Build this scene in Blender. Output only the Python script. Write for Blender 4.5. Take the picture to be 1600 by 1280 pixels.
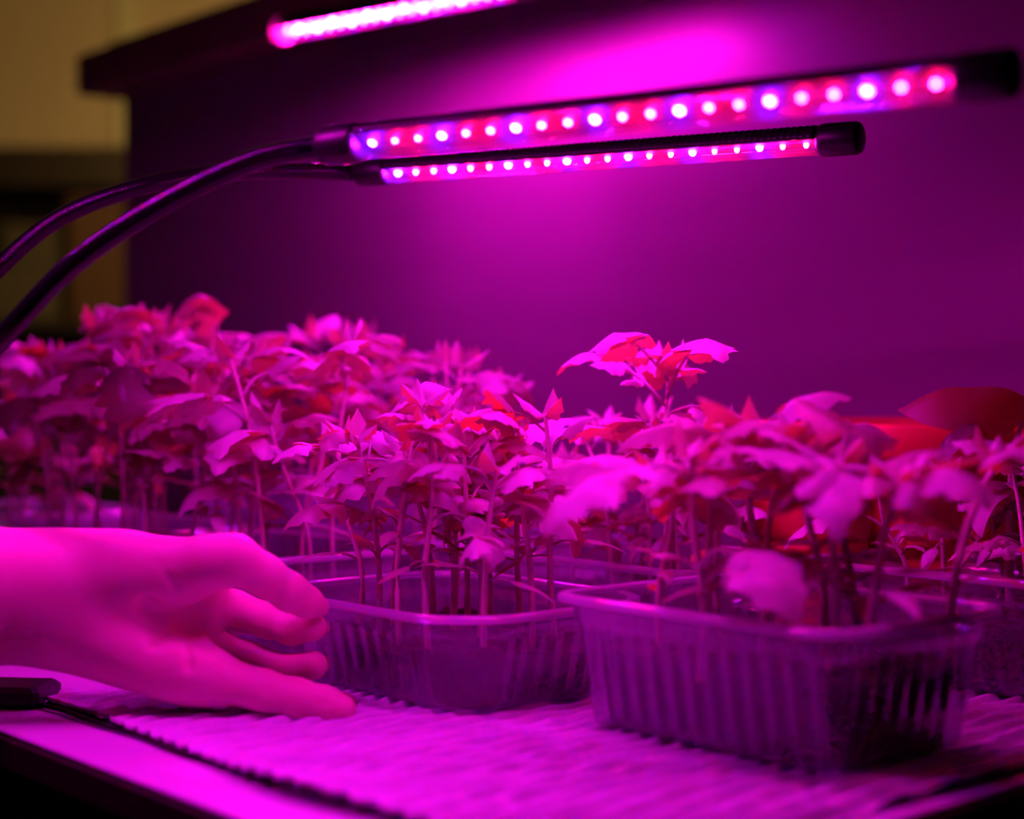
import bpy, math, random
import numpy as np
from mathutils import Vector, Matrix, Euler

# ------------------------------------------------------------------ camera, world, exposure
for o in list(bpy.data.objects):
    bpy.data.objects.remove(o)
scene = bpy.context.scene
col = scene.collection
CAM_H, FPX, HOR = 0.179, 2600.0, 600.0
cam_d = bpy.data.cameras.new('camera')
cam = bpy.data.objects.new('camera', cam_d)
col.objects.link(cam)
cam_d.sensor_width = 36.0
cam_d.lens = FPX / 1600 * 36
cam_d.clip_start = 0.02
cam.location = (0, 0, CAM_H)
cam.rotation_euler = (math.radians(90) - math.atan((640 - HOR) / FPX), 0, 0)
cam_d.dof.use_dof = True
cam_d.dof.focus_distance = 0.96
cam_d.dof.aperture_fstop = 3.5
scene.camera = cam

world = bpy.data.worlds.new('world')
scene.world = world
world.use_nodes = True
world.node_tree.nodes['Background'].inputs[0].default_value = (0.55, 0.35, 0.45, 1)
world.node_tree.nodes['Background'].inputs[1].default_value = 0.0015

vs = scene.view_settings
vs.view_transform = 'Standard'
vs.look = 'None'
vs.gamma = 1
vs.use_curve_mapping = False
vs.exposure = 0.0
scene.cycles.max_bounces = 6
scene.cycles.diffuse_bounces = 2
scene.cycles.glossy_bounces = 2
scene.cycles.transparent_max_bounces = 12
scene.cycles.adaptive_threshold = 0.06
scene.cycles.adaptive_min_samples = 12
scene.cycles.sample_clamp_indirect = 4.0

# assumed warm lamp added to light the far room, hidden from here by the cabinet
ld = bpy.data.lights.new('assumed_room_lamp', 'POINT')
ld.energy = 21.0
ld.color = (1.0, 0.56, 0.16)
ld.shadow_soft_size = 0.12
lo = bpy.data.objects.new('assumed_room_lamp', ld)
lo.location = (-0.62, 3.55, 0.75)
col.objects.link(lo)

LED_RED = (2900.0, 5.0, 185.0)
LED_BLUE = (620.0, 10.0, 3450.0)

# ------------------------------------------------------------------ frames
# the table, its trays and the cabinet share one direction: u runs back-left, v runs back-right
TH = math.atan2(0.652, 0.758)
UD = Vector((-math.sin(TH), math.cos(TH), 0))
VD = Vector((math.cos(TH), math.sin(TH), 0))

def uv(u, v, z=0.0):
    p = UD * u + VD * v
    return Vector((p.x, p.y, z))

def at(px, py, Y):
    """a place in the room at distance Y in front of the camera"""
    return Vector(((px - 800) / FPX * Y, Y, CAM_H - (py - HOR) / FPX * Y))

def to_px(p):
    return 800 + p[0] / p[1] * FPX

# ------------------------------------------------------------------ materials
def new_mat(name):
    m = bpy.data.materials.new(name)
    m.use_nodes = True
    nt = m.node_tree
    nt.nodes.clear()
    out = nt.nodes.new('ShaderNodeOutputMaterial')
    return m, nt, out

def N(nt, typ, **kw):
    n = nt.nodes.new(typ)
    for k, v in kw.items():
        setattr(n, k, v)
    return n

def noise(nt, scale, detail=3, vec=None, rough=0.55):
    t = N(nt, 'ShaderNodeTexCoord')
    n = N(nt, 'ShaderNodeTexNoise')
    n.inputs['Scale'].default_value = scale
    n.inputs['Detail'].default_value = detail
    n.inputs['Roughness'].default_value = rough
    if vec is not None:
        mp = N(nt, 'ShaderNodeMapping')
        mp.inputs['Scale'].default_value = vec
        nt.links.new(t.outputs['Object'], mp.inputs['Vector'])
        nt.links.new(mp.outputs['Vector'], n.inputs['Vector'])
    else:
        nt.links.new(t.outputs['Object'], n.inputs['Vector'])
    return n

def ramp(nt, fac, c0, c1, p0=0.3, p1=0.7):
    r = N(nt, 'ShaderNodeValToRGB')
    r.color_ramp.elements[0].position = p0
    r.color_ramp.elements[1].position = p1
    r.color_ramp.elements[0].color = (*c0, 1)
    r.color_ramp.elements[1].color = (*c1, 1)
    nt.links.new(fac, r.inputs[0])
    return r

def mat_plain(name, c0, c1=None, rough=0.5, scale=20, bump=0.0, bscale=None, vec=None, spec=0.5, metal=0.0, coat=0.0, sss=None):
    m, nt, out = new_mat(name)
    b = N(nt, 'ShaderNodeBsdfPrincipled')
    b.inputs['Roughness'].default_value = rough
    b.inputs['Specular IOR Level'].default_value = spec
    b.inputs['Metallic'].default_value = metal
    b.inputs['Coat Weight'].default_value = coat
    if c1 is None:
        c1 = tuple(x * 0.85 for x in c0)
    n = noise(nt, scale, vec=vec)
    r = ramp(nt, n.outputs['Fac'], c1, c0)
    nt.links.new(r.outputs[0], b.inputs['Base Color'])
    if sss:
        b.inputs['Subsurface Weight'].default_value = sss[0]
        b.inputs['Subsurface Radius'].default_value = sss[1]
        b.inputs['Subsurface Scale'].default_value = sss[2]
    if bump:
        n2 = noise(nt, bscale or scale, detail=4, vec=vec)
        bp = N(nt, 'ShaderNodeBump')
        bp.inputs['Strength'].default_value = bump
        bp.inputs['Distance'].default_value = 0.002
        nt.links.new(n2.outputs['Fac'], bp.inputs['Height'])
        nt.links.new(bp.outputs[0], b.inputs['Normal'])
    nt.links.new(b.outputs[0], out.inputs[0])
    return m

def mat_leaf(name, refl0, refl1, trans, w_trans=0.42, gloss=0.06):
    m, nt, out = new_mat(name)
    n = noise(nt, 60, detail=2)
    r = ramp(nt, n.outputs['Fac'], refl0, refl1)
    d = N(nt, 'ShaderNodeBsdfDiffuse')
    nt.links.new(r.outputs[0], d.inputs[0])
    t = N(nt, 'ShaderNodeBsdfTranslucent')
    t.inputs[0].default_value = (*trans, 1)
    mx = N(nt, 'ShaderNodeMixShader')
    mx.inputs[0].default_value = w_trans
    nt.links.new(d.outputs[0], mx.inputs[1])
    nt.links.new(t.outputs[0], mx.inputs[2])
    g = N(nt, 'ShaderNodeBsdfGlossy')
    g.inputs['Roughness'].default_value = 0.45
    g.inputs[0].default_value = (1, 1, 1, 1)
    m2 = N(nt, 'ShaderNodeMixShader')
    m2.inputs[0].default_value = gloss
    nt.links.new(mx.outputs[0], m2.inputs[1])
    nt.links.new(g.outputs[0], m2.inputs[2])
    nt.links.new(m2.outputs[0], out.inputs[0])
    return m

def mat_plastic(name, clear=0.6, tint=(0.9, 0.9, 0.95), haze=(0.75, 0.75, 0.8), rough=0.12, gl=0.10):
    m, nt, out = new_mat(name)
    tr = N(nt, 'ShaderNodeBsdfTransparent')
    tr.inputs[0].default_value = (*tint, 1)
    d = N(nt, 'ShaderNodeBsdfDiffuse')
    d.inputs[0].default_value = (*haze, 1)
    tl = N(nt, 'ShaderNodeBsdfTranslucent')
    tl.inputs[0].default_value = (*haze, 1)
    hz = N(nt, 'ShaderNodeMixShader')
    hz.inputs[0].default_value = 0.5
    nt.links.new(d.outputs[0], hz.inputs[1])
    nt.links.new(tl.outputs[0], hz.inputs[2])
    mx = N(nt, 'ShaderNodeMixShader')
    nz = noise(nt, 35, detail=3)
    mr = N(nt, 'ShaderNodeMapRange')
    mr.inputs[3].default_value = clear - 0.06
    mr.inputs[4].default_value = clear + 0.06
    nt.links.new(nz.outputs['Fac'], mr.inputs[0])
    nt.links.new(mr.outputs[0], mx.inputs[0])
    nt.links.new(hz.outputs[0], mx.inputs[1])
    nt.links.new(tr.outputs[0], mx.inputs[2])
    g = N(nt, 'ShaderNodeBsdfGlossy')
    g.inputs['Roughness'].default_value = rough
    lw = N(nt, 'ShaderNodeLayerWeight')
    lw.inputs[0].default_value = 0.25
    ml = N(nt, 'ShaderNodeMath', operation='MULTIPLY_ADD')
    ml.inputs[1].default_value = 0.35
    ml.inputs[2].default_value = gl * 0.3
    nt.links.new(lw.outputs['Fresnel'], ml.inputs[0])
    m2 = N(nt, 'ShaderNodeMixShader')
    nt.links.new(ml.outputs[0], m2.inputs[0])
    nt.links.new(mx.outputs[0], m2.inputs[1])
    nt.links.new(g.outputs[0], m2.inputs[2])
    nt.links.new(m2.outputs[0], out.inputs[0])
    return m

def mat_emit(name, rgb):
    m, nt, out = new_mat(name)
    e = N(nt, 'ShaderNodeEmission')
    s = max(rgb)
    e.inputs[0].default_value = (rgb[0] / s, rgb[1] / s, rgb[2] / s, 1)
    e.inputs[1].default_value = s
    nt.links.new(e.outputs[0], out.inputs[0])
    return m

M = {}
M['leaf'] = mat_leaf('leaf_pale_green', (0.56, 0.60, 0.55), (0.74, 0.78, 0.72), (0.66, 0.42, 0.05), 0.38)
M['leaf_b'] = mat_leaf('leaf_green', (0.42, 0.48, 0.34), (0.58, 0.64, 0.48), (0.66, 0.36, 0.035), 0.50)
M['leaf_shaded'] = mat_leaf('leaf_shaded_dark', (0.10, 0.14, 0.07), (0.18, 0.24, 0.11), (0.34, 0.16, 0.008), 0.50, 0.03)  # backlit shade put into the colour of the hanging leaves
M['leaf_big'] = mat_leaf('leaf_deep_green', (0.16, 0.22, 0.06), (0.24, 0.30, 0.08), (0.58, 0.25, 0.006), 0.58, 0.03)
M['stem'] = mat_plain('stem_green', (0.80, 0.72, 0.58), (0.66, 0.56, 0.45), rough=0.6, scale=120)
M['plastic'] = mat_plastic('clear_ribbed_plastic', 0.85)
M['rim'] = mat_plastic('clear_rim_plastic', 0.35, haze=(0.9, 0.9, 0.95), rough=0.14, gl=0.8)
M['milky'] = mat_plastic('milky_plastic', 0.25, haze=(0.7, 0.7, 0.85))
M['soil'] = mat_plain('potting_soil', (0.10, 0.06, 0.045), (0.025, 0.014, 0.012), rough=0.95, scale=220, bump=0.9, bscale=300)
M['table'] = mat_plain('white_table_top', (0.80, 0.78, 0.80), (0.72, 0.70, 0.72), rough=0.45, scale=6, bump=0.05)
M['wood'] = mat_plain('dark_wood_and_shaded_edge', (0.05, 0.03, 0.02), (0.03, 0.018, 0.012), rough=0.5, scale=8, vec=(1, 12, 12))
M['mat'] = mat_plain('pale_ridged_cloth', (0.82, 0.80, 0.84), (0.70, 0.68, 0.72), rough=0.9, scale=90, bump=0.5, bscale=500)
M['cab'] = mat_plain('cabinet_board', (0.145, 0.11, 0.13), (0.13, 0.10, 0.115), rough=0.38, scale=3, vec=(8, 1, 8))
M['cornice'] = mat_plain('cornice_wood', (0.17, 0.07, 0.075), (0.13, 0.05, 0.055), rough=0.4, scale=6)
M['black'] = mat_plain('black_plastic', (0.012, 0.011, 0.013), rough=0.38, scale=40)
M['gloss_black'] = mat_plain('glossy_black_hose', (0.006, 0.005, 0.006), rough=0.18, scale=40, spec=0.3)
M['board'] = mat_plain('dark_led_board', (0.025, 0.02, 0.025), rough=0.5, scale=60)
M['cover'] = mat_plastic('clear_lamp_cover', 0.965, tint=(1, 1, 1), haze=(0.18, 0.18, 0.18), rough=0.06, gl=0.15)
M['cap'] = mat_plastic('milky_lamp_cap', 0.1, haze=(0.9, 0.9, 0.9))
M['red'] = mat_emit('red_led', LED_RED)
M['blue'] = mat_emit('blue_led', LED_BLUE)
M['skin'] = mat_plain('skin', (0.95, 0.60, 0.52), (0.91, 0.52, 0.45), rough=0.5, scale=45, bump=0.10, bscale=260, spec=0.35,
                      sss=(0.30, (1.0, 0.3, 0.15), 0.003))
M['nail'] = mat_plain('fingernail', (0.78, 0.55, 0.48), rough=0.3, scale=30)
M['terracotta'] = mat_plain('red_pot', (0.62, 0.07, 0.05), (0.52, 0.05, 0.035), rough=0.5, scale=18)
M['wall'] = mat_plain('ochre_wall', (0.66, 0.60, 0.46), (0.58, 0.50, 0.36), rough=0.9, scale=1.5)
M['trim'] = mat_plain('pale_trim', (0.72, 0.74, 0.50), rough=0.6, scale=3)
M['floor'] = mat_plain('dark_floor', (0.06, 0.04, 0.03), (0.04, 0.028, 0.02), rough=0.6, scale=4, vec=(1, 10, 1))
M['shelf'] = mat_plain('dark_shelf_wood', (0.014, 0.009, 0.007), rough=0.6, scale=5)
M['box_a'] = mat_plain('brown_box', (0.075, 0.035, 0.022), rough=0.8, scale=9)
M['box_b'] = mat_plain('grey_box', (0.075, 0.068, 0.05), rough=0.8, scale=9)

# ------------------------------------------------------------------ mesh helpers
def mesh_obj(name, verts, faces, mat, parent=None, loc=(0, 0, 0), rotz=0.0, smooth=True, me=None):
    if me is None:
        me = bpy.data.meshes.new(name)
        me.from_pydata([tuple(v) for v in verts], [], faces)
        if smooth:
            me.polygons.foreach_set('use_smooth', [True] * len(me.polygons))
        me.update()
        if mat is not None:
            me.materials.append(mat)
    o = bpy.data.objects.new(name, me)
    col.objects.link(o)
    o.location = loc
    o.rotation_euler = (0, 0, rotz)
    if parent is not None:
        o.parent = parent
    return o

def empty(name, loc, rotz=0.0):
    o = bpy.data.objects.new(name, None)
    o.empty_display_size = 0.02
    col.objects.link(o)
    o.location = loc
    o.rotation_euler = (0, 0, rotz)
    return o

def tag(o, label=None, cat=None, group=None, kind=None):
    if label: o['label'] = label
    if cat: o['category'] = cat
    if group: o['group'] = group
    if kind: o['kind'] = kind
    return o

def box(x0, x1, y0, y1, z0, z1, b=0.0):
    """box with chamfered edges"""
    if b <= 0:
        v = [(x, y, z) for z in (z0, z1) for y in (y0, y1) for x in (x0, x1)]
        f = [(0, 2, 3, 1), (4, 5, 7, 6), (0, 1, 5, 4), (2, 6, 7, 3), (0, 4, 6, 2), (1, 3, 7, 5)]
        return v, f
    def ring(i, z):
        return [(x0 + i + b, y0 + i, z), (x1 - i - b, y0 + i, z), (x1 - i, y0 + i + b, z), (x1 - i, y1 - i - b, z),
                (x1 - i - b, y1 - i, z), (x0 + i + b, y1 - i, z), (x0 + i, y1 - i - b, z), (x0 + i, y0 + i + b, z)]
    rings = [ring(b, z0), ring(0, z0 + b), ring(0, z1 - b), ring(b, z1)]
    v = [p for r in rings for p in r]
    f = []
    for k in range(3):
        for i in range(8):
            j = (i + 1) % 8
            f.append((k * 8 + i, k * 8 + j, k * 8 + 8 + j, k * 8 + 8 + i))
    f.append(tuple(range(7, -1, -1)))
    f.append(tuple(range(24, 32)))
    return v, f

def merge(*parts):
    V, F = [], []
    for v, f in parts:
        o = len(V)
        V += [tuple(p) for p in v]
        F += [tuple(i + o for i in q) for q in f]
    return V, F

def frames(pts):
    pts = [Vector(p) for p in pts]
    out = []
    up = Vector((0, 0, 1))
    for i, p in enumerate(pts):
        a = pts[max(0, i - 1)]
        b = pts[min(len(pts) - 1, i + 1)]
        t = (b - a).normalized()
        s = t.cross(up)
        if s.length < 1e-3:
            s = t.cross(Vector((1, 0, 0)))
        s.normalize()
        out.append((p, t, s, s.cross(t)))
    return out

def tube(pts, radii, seg=8, caps=True):
    fr = frames(pts)
    V, F = [], []
    for (p, t, s, n), r in zip(fr, radii):
        for k in range(seg):
            a = 2 * math.pi * k / seg
            V.append(p + s * (r * math.cos(a)) + n * (r * math.sin(a)))
    for i in range(len(fr) - 1):
        for k in range(seg):
            j = (k + 1) % seg
            F.append((i * seg + k, i * seg + j, (i + 1) * seg + j, (i + 1) * seg + k))
    if caps:
        F.append(tuple(range(seg - 1, -1, -1)))
        m = (len(fr) - 1) * seg
        F.append(tuple(range(m, m + seg)))
    return V, F

def spline(ctrl, n):
    """Catmull-Rom through the control points"""
    c = [Vector(p) for p in ctrl]
    c = [c[0] * 2 - c[1]] + c + [c[-1] * 2 - c[-2]]
    out = []
    m = len(c) - 3
    for i in range(n):
        t = i / (n - 1) * m
        k = min(int(t), m - 1)
        f = t - k
        p0, p1, p2, p3 = c[k:k + 4]
        out.append(0.5 * ((2 * p1) + (p2 - p0) * f + (2 * p0 - 5 * p1 + 4 * p2 - p3) * f * f + (3 * p1 - p0 - 3 * p2 + p3) * f ** 3))
    return out

def lathe(profile, seg=48):
    V, F = [], []
    for (r, z) in profile:
        for k in range(seg):
            a = 2 * math.pi * k / seg
            V.append((r * math.cos(a), r * math.sin(a), z))
    for i in range(len(profile) - 1):
        for k in range(seg):
            j = (k + 1) % seg
            F.append((i * seg + k, i * seg + j, (i + 1) * seg + j, (i + 1) * seg + k))
    return V, F

def off(vf, d):
    return [tuple(Vector(p) - Vector(d)) for p in vf[0]], vf[1]

# ------------------------------------------------------------------ the setting
FLOOR_Z = -0.74
WALL_Y = 4.7
o = mesh_obj('floor', *box(-4.2, 3.2, -1.0, WALL_Y, FLOOR_Z - 0.05, FLOOR_Z), M['floor'], smooth=False)
tag(o, 'dark wooden floor under the table', kind='structure')
o = mesh_obj('wall_back', *box(-4.2, 3.2, WALL_Y, WALL_Y + 0.1, FLOOR_Z, 2.0), M['wall'], smooth=False)
tag(o, 'warm ochre wall of the dim room behind', kind='structure')
def room_at(px, py, Y):
    return at(px, py, Y)
a = at(182, 0, WALL_Y - 0.02); b = at(216, 0, WALL_Y - 0.02)
o = mesh_obj('trim_1', *box(a.x, b.x, WALL_Y - 0.03, WALL_Y, FLOOR_Z, 2.0, 0.005), M['trim'], smooth=False)
tag(o, 'pale upright trim on the ochre wall', kind='structure')

# table
TU0, TU1, TV0, TV1 = 0.412, 2.05, 0.358, 1.10
t = empty('table', uv(TU0, TV0, FLOOR_Z), TH)
tag(t, 'white-topped table with its edge coloured dark for shade, carrying the seedling trays', 'table')
W_, L_ = TV1 - TV0, TU1 - TU0
zt = -FLOOR_Z
mesh_obj('tabletop', *box(0, W_, 0, L_, zt - 0.020, zt - 0.0022, 0.002), M['wood'], t, smooth=False)  # slab coloured dark so the front edge reads as shaded
mesh_obj('white_laminate', *box(0.0015, W_ - 0.0015, 0.0015, L_ - 0.0015, zt - 0.0022, zt, 0.0008), M['table'], t, smooth=False)
mesh_obj('apron', *box(0.03, W_ - 0.03, 0.03, L_ - 0.03, zt - 0.10, zt - 0.0205, 0.002), M['wood'], t, smooth=False)
for (lx, ly) in ((0.04, 0.04), (W_ - 0.10, 0.04), (0.04, L_ - 0.10), (W_ - 0.10, L_ - 0.10)):
    mesh_obj('leg', *box(lx, lx + 0.06, ly, ly + 0.06, 0, zt - 0.10, 0.003), M['wood'], t, smooth=False)

# cabinet with overhanging cornice behind the table
CV0, CV1, CU0, CU1, CZ = 1.15, 1.55, 0.15, 2.20, 0.598
c = empty('cabinet', uv(CU0, CV0, FLOOR_Z), TH)
tag(c, 'tall dark wooden cabinet with overhanging cornice behind the seedlings', 'cabinet')
mesh_obj('body', *box(0, CV1 - CV0, 0, CU1 - CU0, 0, CZ - FLOOR_Z, 0.003), M['cab'], c, smooth=False)
mesh_obj('cornice', *merge(box(-0.05, CV1 - CV0 + 0.02, -0.05, CU1 - CU0 + 0.05, CZ - FLOOR_Z + 0.0005, CZ - FLOOR_Z + 0.058, 0.004),
                           box(-0.02, CV1 - CV0, -0.02, CU1 - CU0 + 0.015, CZ - FLOOR_Z + 0.0585, CZ - FLOOR_Z + 0.074, 0.004)),
         M['cornice'], c, smooth=False)

# shelf unit far behind, with boxes
SY = 4.25
zb = lambda py: at(0, py, SY).z
xb = lambda px: at(px, 0, SY).x
s = empty('bookcase', (xb(-60), SY, FLOOR_Z))
tag(s, 'dark low bookcase in the dim room beyond the cabinet', 'bookcase')
wS = xb(330) - xb(-220)
x0 = xb(-220) - xb(-60)
H1 = zb(232) - FLOOR_Z
mesh_obj('top_board', *box(x0, x0 + wS, -0.02, 0.38, H1 - 0.10, H1, 0.004), M['shelf'], s, smooth=False)
mesh_obj('shelf_board', *box(x0, x0 + wS, 0, 0.36, zb(500) - FLOOR_Z - 0.03, zb(500) - FLOOR_Z, 0.003), M['shelf'], s, smooth=False)
mesh_obj('back_board', *box(x0, x0 + wS, 0.36, 0.38, 0, H1 - 0.10, 0.002), M['shelf'], s, smooth=False)
for sx in (x0, x0 + wS - 0.03):
    mesh_obj('side_board', *box(sx, sx + 0.03, 0, 0.36, 0, H1 - 0.10, 0.002), M['shelf'], s, smooth=False)
zs = zb(500)
def boxed(name, px0, px1, py_top, mat, y0, y1, label, zbase=None, lid=0.02):
    z0 = zs if zbase is None else zbase
    e = empty(name, ((xb(px0) + xb(px1)) / 2, SY + y0, z0))
    tag(e, label, 'box')
    w = (xb(px1) - xb(px0)) / 2
    h = zb(py_top) - z0
    mesh_obj('body', *box(-w, w, 0, y1 - y0, 0, h - lid, 0.004), mat, e, smooth=False)
    mesh_obj('lid', *box(-w - 0.006, w + 0.006, -0.006, y1 - y0 + 0.006, h - lid + 0.0005, h, 0.004), mat, e, smooth=False)
boxed('storage_box', 105, 190, 305, M['box_a'], 0.02, 0.25, 'reddish-brown storage box on the shelf right beside the cabinet edge')
boxed('storage_box', -40, 84, 405, M['box_b'], 0.03, 0.28, 'dull grey storage box at the left end of the dim shelf')
boxed('storage_box', -10, 88, 345, M['box_b'], 0.08, 0.27, 'flat grey box stacked on the dull grey storage box', zbase=zb(405) + 0.001)

# ------------------------------------------------------------------ cloth mat on the table
MATZ = 0.0045
def make_mat():
    u0, u1, v0, v1 = 0.425, 0.882, 0.404, 1.05
    nu, nv = 620, 84
    rng = random.Random(5)
    ph = [rng.uniform(0, 6.28) for _ in range(8)]
    V, F = [], []
    for i in range(nu + 1):
        u = u0 + (u1 - u0) * i / nu
        for j in range(nv + 1):
            tv = (j / nv) ** 1.6
            v = v0 + (v1 - v0) * tv
            # scalloped front edge
            edge = math.exp(-(v - v0) / 0.02)
            vv = v + edge * (0.0014 * math.sin(u * 2 * math.pi / 0.015 + 1.5 * math.sin(u * 31 + ph[0])) + 0.004 * math.sin(u * 19 + ph[1]))
            w = u + 0.004 * math.sin(v * 33 + ph[2] + 3 * math.sin(u * 13)) + 0.0022 * math.sin(v * 71 + u * 90 + ph[3])
            amp = 0.70 + 0.35 * math.sin(v * 41 + u * 57 + ph[4]) + 0.3 * math.sin(u * 131 + v * 17 + ph[5])
            c_ = (w / 0.0135) % 1.0
            g_ = min(c_, 1 - c_) * 0.0135
            z = -0.0042 * max(0.12, amp) * math.exp(-(g_ / 0.0028) ** 2) - 0.0012 * (1 - math.cos(2 * math.pi * c_)) * 0 + 0.0024 * math.sin(2 * math.pi * c_) + 0.0007 * math.sin(v * 160 + 9 * math.sin(u * 70) + ph[6])
            z = max(z * (1 - 0.85 * edge), -MATZ + 0.0010)
            # soft curl of the front edge near the middle
            curl = math.exp(-((u - 0.60) / 0.06) ** 2)
            z += edge * (0.0004 + 0.0045 * curl)
            vv += edge * -0.008 * curl
            V.append((vv, u, MATZ + z))
    for i in range(nu):
        for j in range(nv):
            a = i * (nv + 1) + j
            F.append((a, a + nv + 1, a + nv + 2, a + 1))
    # underside skirt: bottom ring
    n = len(V)
    ring = [i * (nv + 1) for i in range(nu + 1)] + [nu * (nv + 1) + j for j in range(1, nv + 1)] + \
           [i * (nv + 1) + nv for i in range(nu - 1, -1, -1)] + [j for j in range(nv - 1, 0, -1)]
    for k in ring:
        p = V[k]
        V.append((p[0], p[1], max(0.0004, p[2] - 0.0022)))
    m = len(ring)
    for k in range(m):
        F.append((ring[(k + 1) % m], ring[k], n + k, n + (k + 1) % m))
    base = uv(0.65, 0.7, 0)
    V = [(p[0] - 0.7, p[1] - 0.65, p[2]) for p in V]
    o = mesh_obj('cloth_mat', V, F, M['mat'], loc=base, rotz=TH)
    tag(o, 'pale ridged cloth mat spread under the seedling trays', 'mat')
make_mat()

# ------------------------------------------------------------------ trays
def rrect(hx, hy, r, n_arc=7, step=0.0022):
    """rounded rectangle outline with outward normals and running length"""
    P = []
    cs = [(hx - r, -(hy - r), -90), (hx - r, hy - r, 0), (-(hx - r), hy - r, 90), (-(hx - r), -(hy - r), 180)]
    for k, (cx, cy, a0) in enumerate(cs):
        for i in range(n_arc + 1):
            a = math.radians(a0 + 90 * i / n_arc)
            P.append((cx + r * math.cos(a), cy + r * math.sin(a), math.cos(a), math.sin(a), 0.0))
        nx, ny, a1 = cs[(k + 1) % 4]
        a = math.radians(a0 + 90)
        p = (cx + r * math.cos(a), cy + r * math.sin(a))
        q = (nx + r * math.cos(a), ny + r * math.sin(a))
        d = math.hypot(q[0] - p[0], q[1] - p[1])
        m = max(2, int(d / step))
        for i in range(1, m):
            f = i / m
            rib = 1.0 if 0.04 < f < 0.96 else 0.0
            P.append((p[0] + (q[0] - p[0]) * f, p[1] + (q[1] - p[1]) * f, math.cos(a), math.sin(a), rib * d * f + 1e-6))
    return P

tray_cache = {}
def tray_meshes(L, W, H, r, rib):
    key = (L, W, H, r, rib)
    if key in tray_cache:
        return tray_cache[key]
    hx, hy = W / 2 - 0.007, L / 2 - 0.007
    P = rrect(hx, hy, r)
    n = len(P)
    th = 0.0007
    lv = [0.0, 0.003, 0.008, 0.2 * H, 0.4 * H, 0.6 * H, 0.74 * H, 0.78 * H, 0.80 * H, 0.9 * H, H]
    V, F = [], []
    def loop(z, inner):
        f = z / H
        inset = 0.011 * (1 - f) + (0.004 if z == 0 else 0.0)
        step_ = -0.002 if f < 0.79 else 0.0
        for (x, y, nx, ny, s) in P:
            rb = 0.0
            if s > 0 and 0.002 < z < 0.79 * H:
                rb = rib * (0.5 + 0.5 * math.cos(2 * math.pi * s / 0.0125)) ** 0.7
            d = -inset + step_ - rb - (th if inner else 0)
            V.append((x + nx * d, y + ny * d, z + (th if inner and z == 0 else 0)))
    for z in lv:
        loop(z, False)
    for z in reversed(lv):
        loop(z, True)
    m = len(lv) * 2
    for k in range(m - 1):
        for i in range(n):
            j = (i + 1) % n
            F.append((k * n + i, k * n + j, (k + 1) * n + j, (k + 1) * n + i))
    F.append(tuple(range(n - 1, -1, -1)))
    F.append(tuple(range((m - 1) * n, m * n)))
    body = bpy.data.meshes.new('tray_wall')
    body.from_pydata(V, [], F)
    body.polygons.foreach_set('use_smooth', [True] * len(body.polygons))
    body.materials.append(M['plastic'])
    # rim: rolled flange with a lip
    prof = [(0.0, -0.0012), (0.004, -0.0012), (0.0062, -0.0028), (0.0070, -0.0022), (0.0066, 0.0006), (0.0045, 0.0014), (0.001, 0.0014), (-0.0006, 0.0006)]
    V, F = [], []
    Q = rrect(hx, hy, r, step=0.02)
    n = len(Q)
    for (d, z) in prof:
        for (x, y, nx, ny, s) in Q:
            V.append((x + nx * d, y + ny * d, H + z))
    k2 = len(prof)
    for k in range(k2):
        for i in range(n):
            j = (i + 1) % n
            a, b = k, (k + 1) % k2
            F.append((a * n + i, a * n + j, b * n + j, b * n + i))
    rim = bpy.data.meshes.new('tray_rim')
    rim.from_pydata(V, [], F)
    rim.polygons.foreach_set('use_smooth', [True] * len(rim.polygons))
    rim.materials.append(M['rim'])
    tray_cache[key] = (body, rim)
    return body, rim

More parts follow.
